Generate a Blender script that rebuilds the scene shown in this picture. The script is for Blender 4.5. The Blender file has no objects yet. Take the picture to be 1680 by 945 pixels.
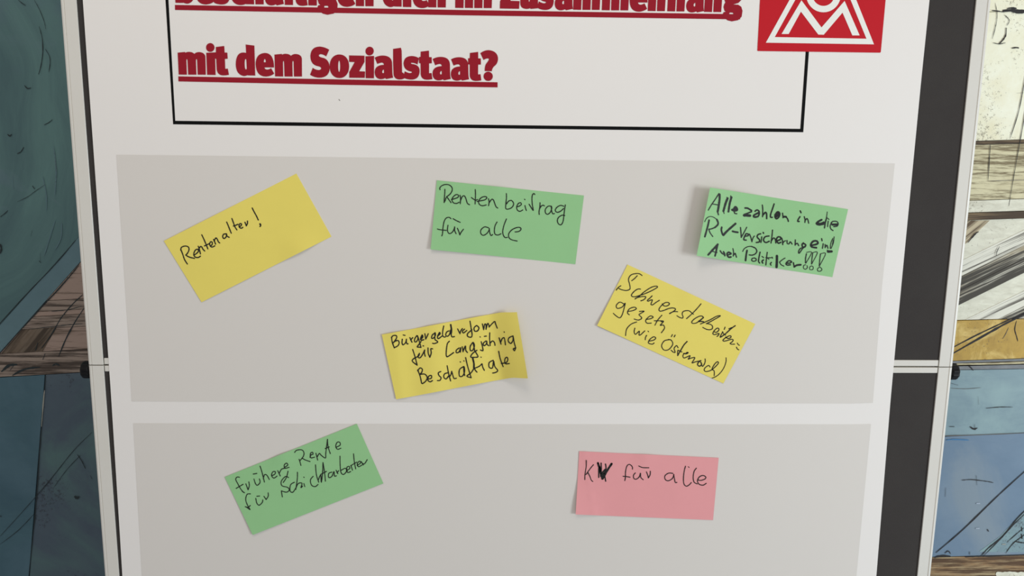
import bpy, math, random
from math import sin, cos, pi, radians
from mathutils import Vector, Matrix
from mathutils.geometry import tessellate_polygon

# ------------------------------------------------------------------ camera
W, H, F = 1680.0, 945.0, 1250.0
PITCH, YAW, ROLL = 0.15736991, 0.03750069, 0.01190814
CAM = Vector((-0.06587135, -1.05260207, 1.47996050))
_fw = Vector((sin(YAW)*cos(PITCH), cos(YAW)*cos(PITCH), -sin(PITCH)))
_r0 = Vector((cos(YAW), -sin(YAW), 0)); _u0 = _r0.cross(_fw)
RT = _r0*cos(ROLL) + _u0*sin(ROLL)
UP = _u0*cos(ROLL) - _r0*sin(ROLL)
S = bpy.context.scene
col = S.collection
cd = bpy.data.cameras.new('camera'); cam = bpy.data.objects.new('camera', cd); col.objects.link(cam)
m = Matrix((RT, UP, -_fw)).transposed().to_4x4(); m.translation = CAM
cam.matrix_world = m
cd.sensor_width = 36.0; cd.lens = F/W*36.0; cd.clip_start = 0.02
S.camera = cam

# ------------------------------------------------------------------ light
wd = bpy.data.worlds.new('world'); S.world = wd; wd.use_nodes = True
wd.node_tree.nodes['Background'].inputs[0].default_value = (1.0, 0.96, 0.945, 1)
wd.node_tree.nodes['Background'].inputs[1].default_value = 0.47
def area(name, loc, target, sx, sy, power, color):
    l = bpy.data.lights.new(name, 'AREA'); l.shape = 'RECTANGLE'; l.size = sx; l.size_y = sy
    l.energy = power; l.color = color
    o = bpy.data.objects.new(name, l); col.objects.link(o); o.location = loc
    o.rotation_euler = (Vector(target)-Vector(loc)).to_track_quat('-Z', 'Y').to_euler()
area('window_light', (3.0, -1.75, 1.10), (0.2, 0.1, 1.10), 0.8, 1.2, 66, (0.84, 0.94, 1.0))
area('ceiling_light', (-0.3, -1.0, 3.0), (-0.1, 0.2, 1.2), 0.6, 0.6, 9.5, (1.0, 0.95, 0.86))
S.view_settings.view_transform = 'Standard'; S.view_settings.look = 'None'
S.view_settings.gamma = 1.0; S.view_settings.exposure = 0.0
S.view_settings.use_curve_mapping = False

# ------------------------------------------------------------------ helpers
def at(px, py, Y=0.0):
    """point of the vertical plane y=Y seen at pixel (px, py) of the 1680x945 photograph"""
    d = _fw + RT*((px-W/2)/F) - UP*((py-H/2)/F)
    return CAM + d*((Y-CAM.y)/d.y)
def lin(r, g, b, k=1.0):
    def f(c):
        c /= 255.0
        return c/12.92 if c <= .04045 else ((c+.055)/1.055)**2.4
    return (min(f(r)*k, .95), min(f(g)*k, .95), min(f(b)*k, .95), 1)
def newmat(name, color=(.5, .5, .5, 1), rough=.6, spec=.5, metal=0):
    mt = bpy.data.materials.new(name); mt.use_nodes = True
    b = mt.node_tree.nodes['Principled BSDF']
    b.inputs['Base Color'].default_value = color; b.inputs['Roughness'].default_value = rough
    b.inputs['Specular IOR Level'].default_value = spec; b.inputs['Metallic'].default_value = metal
    return mt
class NT:
    """small node builder"""
    def __init__(s, mt): s.t = mt.node_tree; s.b = s.t.nodes['Principled BSDF']
    def n(s, kind, **kw):
        nd = s.t.nodes.new(kind)
        for k, v in kw.items():
            if k.startswith('_'): setattr(nd, k[1:], v)
        return nd
    def l(s, a, b): s.t.links.new(a, b)
    def coord(s, scale=(1, 1, 1), rot=(0, 0, 0), loc=(0, 0, 0)):
        tc = s.n('ShaderNodeTexCoord'); mp = s.n('ShaderNodeMapping'); s.l(tc.outputs['Object'], mp.inputs[0])
        mr = s.n('ShaderNodeMapping'); s.l(mp.outputs[0], mr.inputs[0])
        mp.inputs['Rotation'].default_value = rot; mp.inputs['Location'].default_value = loc
        mr.inputs['Scale'].default_value = scale
        return mr.outputs[0]
    def noise(s, vec, scale, detail=5, rough=.6, dist=0):
        nz = s.n('ShaderNodeTexNoise'); s.l(vec, nz.inputs['Vector'])
        nz.inputs['Scale'].default_value = scale; nz.inputs['Detail'].default_value = detail
        nz.inputs['Roughness'].default_value = rough; nz.inputs['Distortion'].default_value = dist
        return nz.outputs['Fac']
    def ramp(s, fac, stops, interp='LINEAR'):
        r = s.n('ShaderNodeValToRGB'); s.l(fac, r.inputs[0]); e = r.color_ramp.elements
        r.color_ramp.interpolation = interp
        while len(e) < len(stops): e.new(.5)
        for q, (p, c) in zip(e, stops): q.position = p; q.color = c if len(c) == 4 else (*c, 1)
        return r.outputs[0]
    def mix(s, fac, a, b, mode='MIX'):
        x = s.n('ShaderNodeMix', _data_type='RGBA', _blend_type=mode)
        for i, v in ((0, fac), (6, a), (7, b)):
            if hasattr(v, 'type') and hasattr(v, 'links'): s.l(v, x.inputs[i])
            else: x.inputs[i].default_value = v
        return x.outputs[2]
    def color(s, c): s.l(c, s.b.inputs['Base Color'])
    def bump(s, fac, strength=.2, dist=.001):
        bp = s.n('ShaderNodeBump'); bp.inputs['Strength'].default_value = strength
        bp.inputs['Distance'].default_value = dist; s.l(fac, bp.inputs['Height']); s.l(bp.outputs[0], s.b.inputs['Normal'])
def mesh(name, verts, faces, mt, parent=None, smooth=False, origin=None):
    me = bpy.data.meshes.new(name)
    o3 = Vector(origin) if origin is not None else Vector((0, 0, 0))
    me.from_pydata([Vector(v)-o3 for v in verts], [], faces); me.update()
    if mt: me.materials.append(mt)
    if smooth:
        for p in me.polygons: p.use_smooth = True
    o = bpy.data.objects.new(name, me); col.objects.link(o); o.location = o3
    if parent:
        o.parent = parent
        o.location = o3 - parent_world(parent)
    return o
def parent_world(p):
    v = Vector(p.location)
    while p.parent: p = p.parent; v += p.location
    return v
def thing(name, label, cat, loc=(0, 0, 0), group=None):
    o = bpy.data.objects.new(name, None); col.objects.link(o); o.location = loc; o.empty_display_size = .05
    o['label'] = label; o['category'] = cat
    if group: o['group'] = group
    return o
def box_geo(x0, x1, y0, y1, z0, z1, bev=0.0):
    b = min(bev, (x1-x0)/3, (y1-y0)/3, (z1-z0)/3)
    if b <= 0:
        v = [(x, y, z) for x in (x0, x1) for y in (y0, y1) for z in (z0, z1)]
        return v, [(0, 1, 3, 2), (4, 6, 7, 5), (0, 4, 5, 1), (2, 3, 7, 6), (0, 2, 6, 4), (1, 5, 7, 3)]
    import bmesh
    bm = bmesh.new()
    v = [bm.verts.new((x, y, z)) for x in (x0, x1) for y in (y0, y1) for z in (z0, z1)]
    for f in [(0, 1, 3, 2), (4, 6, 7, 5), (0, 4, 5, 1), (2, 3, 7, 6), (0, 2, 6, 4), (1, 5, 7, 3)]: bm.faces.new([v[i] for i in f])
    bmesh.ops.bevel(bm, geom=bm.edges[:], offset=b, segments=2, affect='EDGES', profile=.5)
    bmesh.ops.recalc_face_normals(bm, faces=bm.faces)
    bm.verts.index_update()
    r = ([tuple(q.co) for q in bm.verts], [[q.index for q in f.verts] for f in bm.faces]); bm.free()
    return r
def box(name, x0, x1, y0, y1, z0, z1, mt, parent=None, bev=0.0):
    v, f = box_geo(x0, x1, y0, y1, z0, z1, bev)
    return mesh(name, v, f, mt, parent)
def slab(name, pts, y_front, y_back, mt, parent):
    """flat prism: pts are (x, z) of the outline, front face toward the camera (-y)"""
    n = len(pts)
    a = sum(pts[i][0]*pts[(i+1) % n][1]-pts[(i+1) % n][0]*pts[i][1] for i in range(n))
    if a < 0: pts = pts[::-1]
    v = [(x, y_front, z) for x, z in pts] + [(x, y_back, z) for x, z in pts]
    f = [tuple(range(n)), tuple(range(2*n-1, n-1, -1))] + [((i+1) % n, i, n+i, n+(i+1) % n) for i in range(n)]
    return mesh(name, v, f, mt, parent)

# ------------------------------------------------------------------ materials
K = 1.12     # photograph colour -> surface colour, for the light level on the board
mpaper = newmat('white_paper', lin(226, 221, 215, K), .55, .3)
t = NT(mpaper); t.bump(t.noise(t.coord(), 3.0, 3, .5), .25, .004)
mgrey = newmat('printed_grey', lin(211, 205, 197, K), .55, .3)
mred = newmat('printed_red', lin(146, 26, 40, 1.1), .6, .12)
mlogo = newmat('printed_logo_red', lin(188, 30, 40, 1.08), .6, .12)
mlogow = newmat('printed_logo_white', lin(228, 227, 219, K), .5, .3)
mblack = newmat('printed_black', lin(14, 14, 14), .7, .1)
mink = newmat('marker_ink', (.009, .010, .009, 1), .55, .3)
mfelt = newmat('charcoal_felt', lin(60, 57, 55), .95, .15)
t = NT(mfelt); c = t.coord()
t.color(t.mix(t.noise(c, 14, 4), lin(56, 52, 51, 1.05), lin(64, 61, 58, 1.05)))
t.bump(t.noise(c, 900, 2), .5, .0004)
mframe = newmat('painted_aluminium', lin(206, 205, 195, K), .28, .5)
t = NT(mframe); c = t.coord()
t.color(t.mix(t.noise(c, 9, 3), lin(206, 202, 191, K), lin(211, 207, 199, K)))
mplastic = newmat('black_plastic', (.003, .003, .003, 1), .45, .2)
def cardmat(name, rgb, k=1.24):
    mt = newmat(name, lin(*rgb, k), .7, .25); t = NT(mt); c = t.coord()
    a = lin(*[q*.985 for q in rgb], k); b = lin(*[min(255, q*1.015) for q in rgb], k)
    t.color(t.mix(t.noise(c, 22, 5), a, b)); t.bump(t.noise(c, 600, 2), .15, .0002)
    return mt
myellow = cardmat('yellow_card', (216, 199, 97)); mgreen = cardmat('green_card', (137, 183, 129)); mpink = cardmat('pink_card', (213, 145, 146))

# mural paints (object coordinates: x right, z up, metres)
def paint(name, c1, c2, scale=6, stretch=(1, 1, 1), rot=0, speck=None, bump=.4, rough=.6, third=None, detail=8, k=1.0):
    mt = newmat(name, rough=rough, spec=.35); t = NT(mt)
    c = t.coord(stretch, (0, rot, 0))
    n1 = t.noise(c, scale, detail, .65, .4)
    cc = t.mix(t.ramp(n1, [(.32, (0, 0, 0)), (.68, (1, 1, 1))]), lin(*c1, k), lin(*c2, k))
    if third:
        n2 = t.noise(t.coord((1, 1, 1), (0, rot, 0), (3, 1, 7)), scale*.45, 6, .6, .8)
        cc = t.mix(t.ramp(n2, [(.5, (0, 0, 0)), (.66, (1, 1, 1))]), cc, lin(*third, k))
    if speck:
        n3 = t.noise(t.coord((1, 1, 1), (0, 0, 0), (9, 2, 4)), 190, 4, .8)
        n4 = t.noise(t.coord((1, 1, 1), (0, 0, 0), (1, 2, 4)), 5, 3, .6)
        n5 = t.mix(1.0, n3, n4, 'MULTIPLY')
        cc = t.mix(t.ramp(n5, [(.32, (0, 0, 0)), (.35, (.75, .75, .75))]), cc, lin(*speck, k))
    t.color(cc); t.bump(n1, bump, .002)
    return mt
def streaks(name, light, dark, rot, dens=.5, fine=150, long=2.0, warm=None, k=1.0):
    """brushed charcoal or timber grain running along one direction"""
    mt = newmat(name, rough=.7, spec=.3); t = NT(mt)
    c = t.coord((long, 1, fine), (0, rot, 0))
    n1 = t.noise(c, 1.0, 5, .7, .15)
    c2 = t.coord((3, 1, 70), (0, rot, 0), (5, 0, 2)); n2 = t.noise(c2, 1.6, 4, .6, .2)
    mx = t.n('ShaderNodeMath', _operation='ADD'); t.l(n1, mx.inputs[0]); t.l(n2, mx.inputs[1])
    f = t.ramp(mx.outputs[0], [(0, (0, 0, 0)), (1, (1, 1, 1))])
    mm = t.n('ShaderNodeMath', _operation='MULTIPLY'); t.l(mx.outputs[0], mm.inputs[0]); mm.inputs[1].default_value = .5
    base = lin(*light, k)
    if warm:
        n3 = t.noise(t.coord((1, 1, 3), (0, rot, 0), (2, 0, 9)), 7, 4, .6)
        base = t.mix(t.ramp(n3, [(.45, (0, 0, 0)), (.62, (1, 1, 1))]), base, lin(*warm, k))
    cc = t.mix(t.ramp(mm.outputs[0], [(dens-.045, (1, 1, 1)), (dens+.045, (0, 0, 0))]), base, lin(*dark, k))
    t.color(cc); t.bump(mm.outputs[0], .4, .002)
    return mt
KW = 1.17
mcream = paint('cream_paint', (245, 243, 212), (222, 216, 184), 16, speck=(132, 124, 104), k=KW)
mcream2 = paint('pale_plaster', (220, 218, 198), (196, 192, 172), 34, (1, 1, 3), speck=(140, 132, 115), k=KW)
mband = streaks('weathered_pale_timber', (206, 198, 162), (124, 112, 84), 0, .49, 330, 22, warm=(192, 182, 146), k=KW)
mbrown = streaks('brown_strip', (118, 100, 74), (70, 56, 42), 0, .50, 260, 9, k=KW)
mplank = streaks('brown_plank', (168, 148, 112), (84, 62, 42), 0, .52, 260, 12, warm=(136, 100, 64), k=KW)
mcharc = streaks('charcoal_brushed_beam', (206, 202, 184), (70, 66, 58), radians(26.5), .54, 330, 3.5, warm=(160, 148, 122), k=KW)
mcharc2 = streaks('light_brushed_beam', (216, 213, 197), (96, 91, 82), radians(26.5), .48, 330, 2.5, k=KW)
mcharc3 = streaks('short_brown_beam', (186, 172, 142), (96, 80, 60), radians(40), .5, 120, 2, k=KW)
mgold = paint('ochre_paint', (184, 150, 66), (156, 124, 52), 34, (1, 1, .6), speck=(118, 96, 56), third=(204, 176, 102), k=KW)
mblue1 = paint('pale_blue_paint', (130, 152, 156), (112, 134, 142), 7, (1, 1, 2.5), third=(138, 162, 162), k=KW)
mblue2 = paint('slate_blue_paint', (108, 128, 146), (98, 119, 138), 6, (1, 1, 2), third=(120, 134, 144), k=KW)
mblue3 = paint('sea_green_paint', (124, 150, 150), (108, 130, 140), 12, third=(112, 120, 130), speck=(70, 72, 80), k=KW)
mgreyp = paint('grey_paint', (128, 130, 130), (104, 106, 108), 30, (1, 1, 3), k=KW)
KL = 1.75
mteal2 = paint('dark_teal_paint', (54, 80, 88), (46, 70, 80), 5, (1, 1, 2.5), third=(60, 84, 94), k=KL)
mteal3 = paint('teal_rim_paint', (74, 98, 104), (66, 88, 94), 8, speck=(56, 70, 76), k=KL)
mteal4 = paint('murky_slate_paint', (60, 72, 80), (52, 64, 74), 7, third=(62, 84, 84), speck=(38, 42, 48), k=KL)
mlp1 = streaks('dusky_timber', (124, 108, 98), (84, 72, 62), 0, .44, 240, 14, k=KL)
mlp2 = streaks('dark_grained_timber', (116, 104, 94), (56, 48, 42), 0, .5, 260, 12, k=KL)
mlp3 = streaks('olive_brown_timber', (96, 86, 74), (52, 44, 36), radians(48), .5, 60, 3, warm=(76, 64, 52), k=KL)
# teal disc paint: brush marks sweep round a centre
mteal = newmat('teal_swirl_paint', rough=.55, spec=.35); t = NT(mteal)
tc = t.n('ShaderNodeTexCoord'); cen = at(-260, 170, .44)
sub = t.n('ShaderNodeVectorMath', _operation='SUBTRACT'); t.l(tc.outputs['Object'], sub.inputs[0]); sub.inputs[1].default_value = cen
nzw = t.n('ShaderNodeTexNoise'); t.l(tc.outputs['Object'], nzw.inputs['Vector']); nzw.inputs['Scale'].default_value = 2.6
ln = t.n('ShaderNodeVectorMath', _operation='LENGTH'); t.l(sub.outputs[0], ln.inputs[0])
ad = t.n('ShaderNodeMath', _operation='MULTIPLY_ADD'); t.l(nzw.outputs['Fac'], ad.inputs[0]); ad.inputs[1].default_value = .22; t.l(ln.outputs['Value'], ad.inputs[2])
cx = t.n('ShaderNodeCombineXYZ'); t.l(ad.outputs[0], cx.inputs[0])
sx = t.n('ShaderNodeSeparateXYZ'); t.l(tc.outputs['Object'], sx.inputs[0])
sc = t.n('ShaderNodeMath', _operation='MULTIPLY'); t.l(sx.outputs[2], sc.inputs[0]); sc.inputs[1].default_value = .12; t.l(sc.outputs[0], cx.inputs[1])
ring = t.noise(cx.outputs[0], 17, 7, .62, .5)
c = t.coord()
cc = t.mix(t.ramp(ring, [(.36, (0, 0, 0)), (.68, (1, 1, 1))]), lin(56, 80, 82, KL), lin(70, 98, 96, KL))
cc = t.mix(t.ramp(t.noise(c, 3.2, 4, .6, .6), [(.48, (0, 0, 0)), (.66, (.8, .8, .8))]), cc, lin(64, 78, 92, KL))
cc = t.mix(t.ramp(t.noise(t.coord(loc=(4, 0, 1)), 5, 5, .6, 1), [(.55, (0, 0, 0)), (.7, (.7, .7, .7))]), cc, lin(74, 94, 100, KL))
t.color(cc); t.bump(ring, .4, .003)
mline = newmat('charcoal_line', lin(52, 50, 50), .7, .2)
mline2 = newmat('pale_scratch', lin(150, 150, 140, 1.1), .7, .2)
mline3 = newmat('grey_stroke', lin(98, 96, 92, 1.1), .7, .2)
mlineL = newmat('dim_scratch_line', lin(40, 48, 50, 1.2), .7, .2)
mbluestroke = newmat('blue_stroke', lin(66, 112, 150, 1.2), .6, .2)
mwall = paint('off_white_wall', (206, 204, 196), (200, 197, 188), 4)
mfloor = paint('light_floor', (186, 194, 206), (178, 186, 198), 60)

# ------------------------------------------------------------------ setting
WY = 0.47
wall = box('wall_back', -3.0, 3.0, WY, WY+.15, 0, 2.8, mwall); wall['kind'] = 'structure'
floor = box('floor', -3.0, 3.0, -2.6, WY+.15, -.1, 0, mfloor); floor['kind'] = 'structure'

# ------------------------------------------------------------------ mural
YF = 0.45
mural = thing('painted_mural', 'large abstract wall painting of teal, cream, ochre and timber boards behind the pinboard', 'painting', (0, WY, 1.3))
def P(px, py):
    v = at(px, py, YF); return (v.x, v.z)
def piece(name, pts, mt, proud=0.0, label=None):
    o = slab(name, [P(*q) for q in pts], YF-proud*.4, WY-.0005, mt, mural)
    if label: o['label'] = label
    return o
XL, XR = 842, 2150
def yy(p, q, x): return p[1]+(q[1]-p[1])*(x-p[0])/(q[0]-p[0])
def band(a0, a1, b0, b1, mt, proud=0.0, name='board', x0=XL, x1=XR, g=.5, label=None):
    """board between the line through a0,a1 (top) and the line through b0,b1 (bottom)"""
    return piece(name, [(x0, yy(a0, a1, x0)+g), (x1, yy(a0, a1, x1)+g), (x1, yy(b0, b1, x1)-g), (x0, yy(b0, b1, x0)-g)], mt, proud, label)
# right half, from the top down
band((1600, -330), (1680, -334), (1600, 20), (1680, 18), mcream, .001, label='cream painted board')
band((1600, 20), (1680, 18), (1600, 231.5), (1680, 229), mcream, .0, label='cream painted board with dark specks')
band((1600, 231.5), (1680, 229), (1593, 237.5), (1680, 235), mbrown, .002, 'batten')
band((1593, 237.5), (1680, 235), (1593, 329), (1680, 326), mband, .0, label='weathered pale timber board')
band((1590, 329), (1680, 326), (1590, 349), (1680, 346), mcream2, .003, 'batten')
band((1590, 349), (1680, 346), (1590, 361), (1680, 358), mbrown, .006, 'batten', label='dark brown batten')
band((1590, 361), (1680, 358), (1575, 525.5), (1680, 523), mcream2, -.004, label='pale plaster panel')
sl = (380-426)/(1677-1584.)
def diag(y0, y1, mt, proud, name='painted_beam', x0=1480, x1=2000, label=None):
    """sloping beam; y0/y1 its upper and lower edge at x=1580, cut by the battens above and below"""
    pts = []
    for x, yb in ((x0, y0), (x1, y0), (x1, y1), (x0, y1)): pts.append((x, yb+(x-1580)*sl))
    top = lambda x: yy((1590, 361.5), (1680, 358.5), x); bot = lambda x: yy((1575, 525), (1680, 522.5), x)
    def clip(ps, f, keep_below):
        out = []
        for i in range(len(ps)):
            a, b = ps[i], ps[(i+1) % len(ps)]
            da, db = a[1]-f(a[0]), b[1]-f(b[0])
            if not keep_below: da, db = -da, -db
            if da >= 0: out.append(a)
            if da*db < 0:
                s = da/(da-db); out.append((a[0]+(b[0]-a[0])*s, a[1]+(b[1]-a[1])*s))
        return out
    pts = clip(clip(pts, top, True), bot, False)
    if len(pts) > 2: piece(name, pts, mt, proud, label)
diag(427, 452, mcharc2, -.002)
diag(452, 474, mcharc, -.001)
diag(474, 497, mcharc, .001, label='dark charcoal brushed beam')
diag(527, 552, mcharc2, -.002)
diag(552, 575, mcharc, -.0015)
diag(575, 590, mcharc, .001)
piece('painted_beam', [(1480, 480), (1587, 398), (1606, 379), (1624, 361.8), (1570, 361.8), (1480, 440)], mcharc3, -.001, 'short brown slanted beam')
band((1575, 525.5), (1680, 523), (1567, 592), (1680, 588), mgold, .002, label='ochre yellow board')
band((1567, 592), (1680, 588), (1567, 596), (1680, 592.5), mgreyp, .001, 'batten')
band((1567, 596), (1680, 592.5), (1567, 599.5), (1680, 597), mband, .003, 'batten')
band((1567, 599.5), (1680, 597), (1567, 607), (1680, 605), mgreyp, .001, 'batten')
band((1567, 607), (1680, 605), (1553, 716), (1680, 710), mblue1, .0, label='pale blue board')
band((1553, 716), (1680, 710), (1533, 914), (1680, 910), mblue2, .0, label='slate blue board')
piece('painted_patch', [(1606, 905), (1640, 880), (1668, 850), (1720, 800), (1800, 790), (1800, 900), (1680, 906)], mblue3, .0012, 'sea green painted patch')
band((1533, 914), (1680, 910), (1533, 1010), (1680, 1008), mplank, .003, 'plank', label='brown grained plank')
band((1533, 1010), (1680, 1008), (1533, 1250), (1680, 1250), mblue2, .0)
# left half
LX = -520
d0, d1 = (129.6, 432), (0, 578)          # slanted edge of the teal rim
xd = lambda y: 129.6+(y-432)*(0-129.6)/(578-432)
xs = lambda y: 127+(y-391)*(0-127)/(533-391.)
piece('board', [(LX, -330), (XL, -330), (XL, -90), (xs(-90)-1, -90), (xs(391), 391), (0, 533), (xs(622), 622), (LX, 650)], mteal, .0, 'dark teal board with sweeping brush marks')
piece('board', [(xs(-90)+1, -90), (xd(-90), -90), (129.6, 432), (0, 578), (xd(619.8), 619.8), (xs(622)+1, 622), (0.6, 533), (xs(391)+.6, 391)], mteal3, .001, 'blue-green slanted rim board')
bl = lambda x: yy((0, 619), (146, 610), x)
def row(ya, yb, mt, proud, name='plank', label=None, x1=XL):
    """row of planks right of the slanted edge; ya, yb heights at x=100"""
    pts = []
    A = lambda x: ya-(x-100)*.055; B = lambda x: yb-(x-100)*.055
    def cross(g):
        x = 60.0
        for _ in range(40): x = xd(g(x))
        return x
    xa, xb = cross(A)+1.0, cross(B)+1.0
    piece(name, [(xa, A(xa)+.4), (x1, A(x1)+.4), (x1, B(x1)-.4), (xb, B(xb)-.4)], mt, proud, label)
row(-60, 430, mlp1, -.002)
row(430, 492, mlp1, .0)
row(492, 509, mlp2, .002)
row(509, 517, mlp1, .0)
row(517, 537, mlp2, .003)
row(537, 575, mlp1, .0)
piece('plank', [(xd(534)+1, 536), (92, 538.5), (70, 577), (xd(577)+1, 580)], mlp3, .0008, 'olive brown plank end')
row(575, 613, mlp2, .001)
xv = lambda y: 74+(y-616)*(48-74)/(945-616.)
piece('board', [(xv(bl(74))-.8, bl(74)+.6), (-62, bl(-62)+.6), (LX, bl(LX)+.6), (LX, 1300), (xv(1300)-.8, 1300)], mteal2, .0, 'dark teal board')
piece('board', [(xv(bl(74))+.8, bl(74)+.6), (XL, bl(XL)+.6), (XL, 1300), (xv(1300)+.8, 1300)], mteal4, .0, 'murky slate teal board')

def catmull(pts, n=6):
    if len(pts) < 3: return pts[:]
    p = [pts[0]]+list(pts)+[pts[-1]]; out = []
    for i in range(1, len(p)-2):
        a, b, c, d = p[i-1], p[i], p[i+1], p[i+2]
        for k in range(n):
            s = k/n
            out.append(tuple(.5*((2*b[j])+(-a[j]+c[j])*s+(2*a[j]-5*b[j]+4*c[j]-d[j])*s*s+(-a[j]+3*b[j]-3*c[j]+d[j])*s**3) for j in (0, 1)))
    out.append(tuple(pts[-1])); return out
def ribbon(pts, w, place, taper=False, n=6, wob=0.0, rnd=random):
    """flat brush or pen stroke through image points, laid on a surface by place(px, py)"""
    pts = catmull(pts, n); V, Fc = [], []
    if len(pts) == 1: pts = [pts[0], (pts[0][0]+.3, pts[0][1]+.3)]
    N = len(pts)
    for i, (x, y) in enumerate(pts):
        x0, y0 = pts[max(i-1, 0)]; x1, y1 = pts[min(i+1, N-1)]
        dx, dy = x1-x0, y1-y0; L = math.hypot(dx, dy) or 1
        ww = w*.5*(1+wob*rnd.uniform(-1, 1))
        if taper: ww *= (.35+.65*sin(pi*i/(N-1))**.6)
        V += [place(x-dy/L*ww, y+dx/L*ww), place(x+dy/L*ww, y-dx/L*ww)]
    for i in range(N-1): Fc.append((2*i, 2*i+1, 2*i+3, 2*i+2))
    if not taper:
        for (x, y) in (pts[0], pts[-1]):
            b = len(V); V += [place(x+w*.5*cos(k*pi/4), y-w*.5*sin(k*pi/4)) for k in range(8)]; Fc.append(tuple(range(b, b+8)))
    return V, Fc
rng = random.Random(5)
def mural_line(pts, w, mt=None, lift=.0014, wob=.3):
    V, Fc = ribbon(pts, w, lambda x, y: at(x, y, YF-lift), taper=True, n=6, wob=wob, rnd=rng)
    mesh('painted_line', V, Fc, mt or mline, mural)
# right: drawn lines
for pts, w in [([(1683, 120), (1672, 180), (1657, 228)], 1.2), ([(1690, 130), (1681, 190), (1668, 262), (1655, 338)], 1.2),
               ([(1625, 236), (1623, 265), (1621, 297)], 1.2), ([(1622, 297), (1650, 296), (1700, 295)], .8),
               ([(1633, 5), (1636, 25), (1633, 45), (1628, 64)], 1.0), ([(1648, 24), (1656, 33), (1652, 42)], 1.0),
               ([(1651, 45), (1650, 58), (1645, 66), (1639, 72)], 2.2), ([(1629, 70), (1640, 72), (1650, 70)], 1.2),
               ([(1627, 17), (1637, 18), (1647, 20)], 1.6), ([(1645, 18), (1660, 17), (1672, 19), (1690, 18), (1720, 17)], 6),
               ([(1652, 14), (1662, 13), (1668, 14)], 2.5), ([(1660, 79), (1668, 78), (1672, 79)], 2.0),
               ([(1680, 152), (1668, 153)], .8),
               ([(1560, 572), (1600, 551), (1640, 532), (1690, 508)], 2.2), ([(1560, 582), (1600, 559), (1650, 531), (1690, 512)], 3.4),
               ([(1668, 526), (1665, 540), (1668, 552), (1670, 560)], 1.4), ([(1655, 537), (1650, 548), (1645, 556)], .9),
               ([(1535.6, 907), (1580, 869), (1640, 811), (1700, 757)], 1.8),
               ([(1610, 912), (1622, 899), (1645, 880), (1668, 852), (1690, 830)], 1.8), ([(1612, 914), (1640, 886), (1662, 862), (1685, 840)], 1.2),
               ([(1650, 908), (1662, 892), (1680, 878), (1700, 862)], 1.3), ([(1652, 890), (1668, 876), (1680, 866)], 1.0),
               ([(1665, 888), (1674, 890), (1684, 891)], 2.2), ([(1578, 788), (1595, 787), (1620, 790), (1630, 792)], 1.4), ([(1602, 780), (1603, 796)], 1.4),
               ([(1618, 670), (1640, 668), (1662, 668)], 1.2), ([(1589, 600), (1593, 603), (1597, 608)], 1.6), ([(1560, 637), (1585, 638), (1610, 636)], .8),
               ([(1592, 700), (1598, 704), (1604, 702)], 2.4), ([(1599, 696), (1600, 706)], 1.6), ([(1558, 700), (1566, 700)], 2.5),
               ([(1552, 800), (1551, 815)], 1.5), ([(1558, 628), (1572, 632)], 1.0), ([(1591, 905), (1591, 910)], 2.5), ([(1550, 908), (1556, 904), (1560, 909)], 1.6),
               ([(1605, 650), (1606, 664)], .8), ([(1583, 914), (1600, 913), (1640, 912), (1690, 910)], 2.0), ([(1533, 915), (1545, 912), (1560, 913)], 3.0),
               ([(1620, 868), (1622, 872)], 4), ([(1676, 864), (1677, 872)], 4), ([(1676, 876), (1677, 884)], 4), ([(1588, 398), (1600, 384), (1606, 380)], 2.2),
               ([(1640, 404), (1636, 412), (1634, 420)], 1.2)]:
    mural_line(pts, w, mline if w > .9 else mline3)
mural_line([(1553, 722), (1566, 721), (1590, 722)], 2.2, mbluestroke)
mural_line([(1530, 716), (1560, 715), (1620, 713), (1690, 710)], 1.6, mline3)
for p in [(1604, 867), (1605, 826), (1647, 893)]: mural_line([(p[0]-3, p[1]), (p[0]+3, p[1])], 5, newmat('pale_daub', lin(160, 172, 186, 1.1), .6) if p[0] < 1640 else mline2)
mural_line([(1634, 941), (1645, 943), (1670, 943), (1700, 941)], 9, mcream2, .0022)
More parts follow.
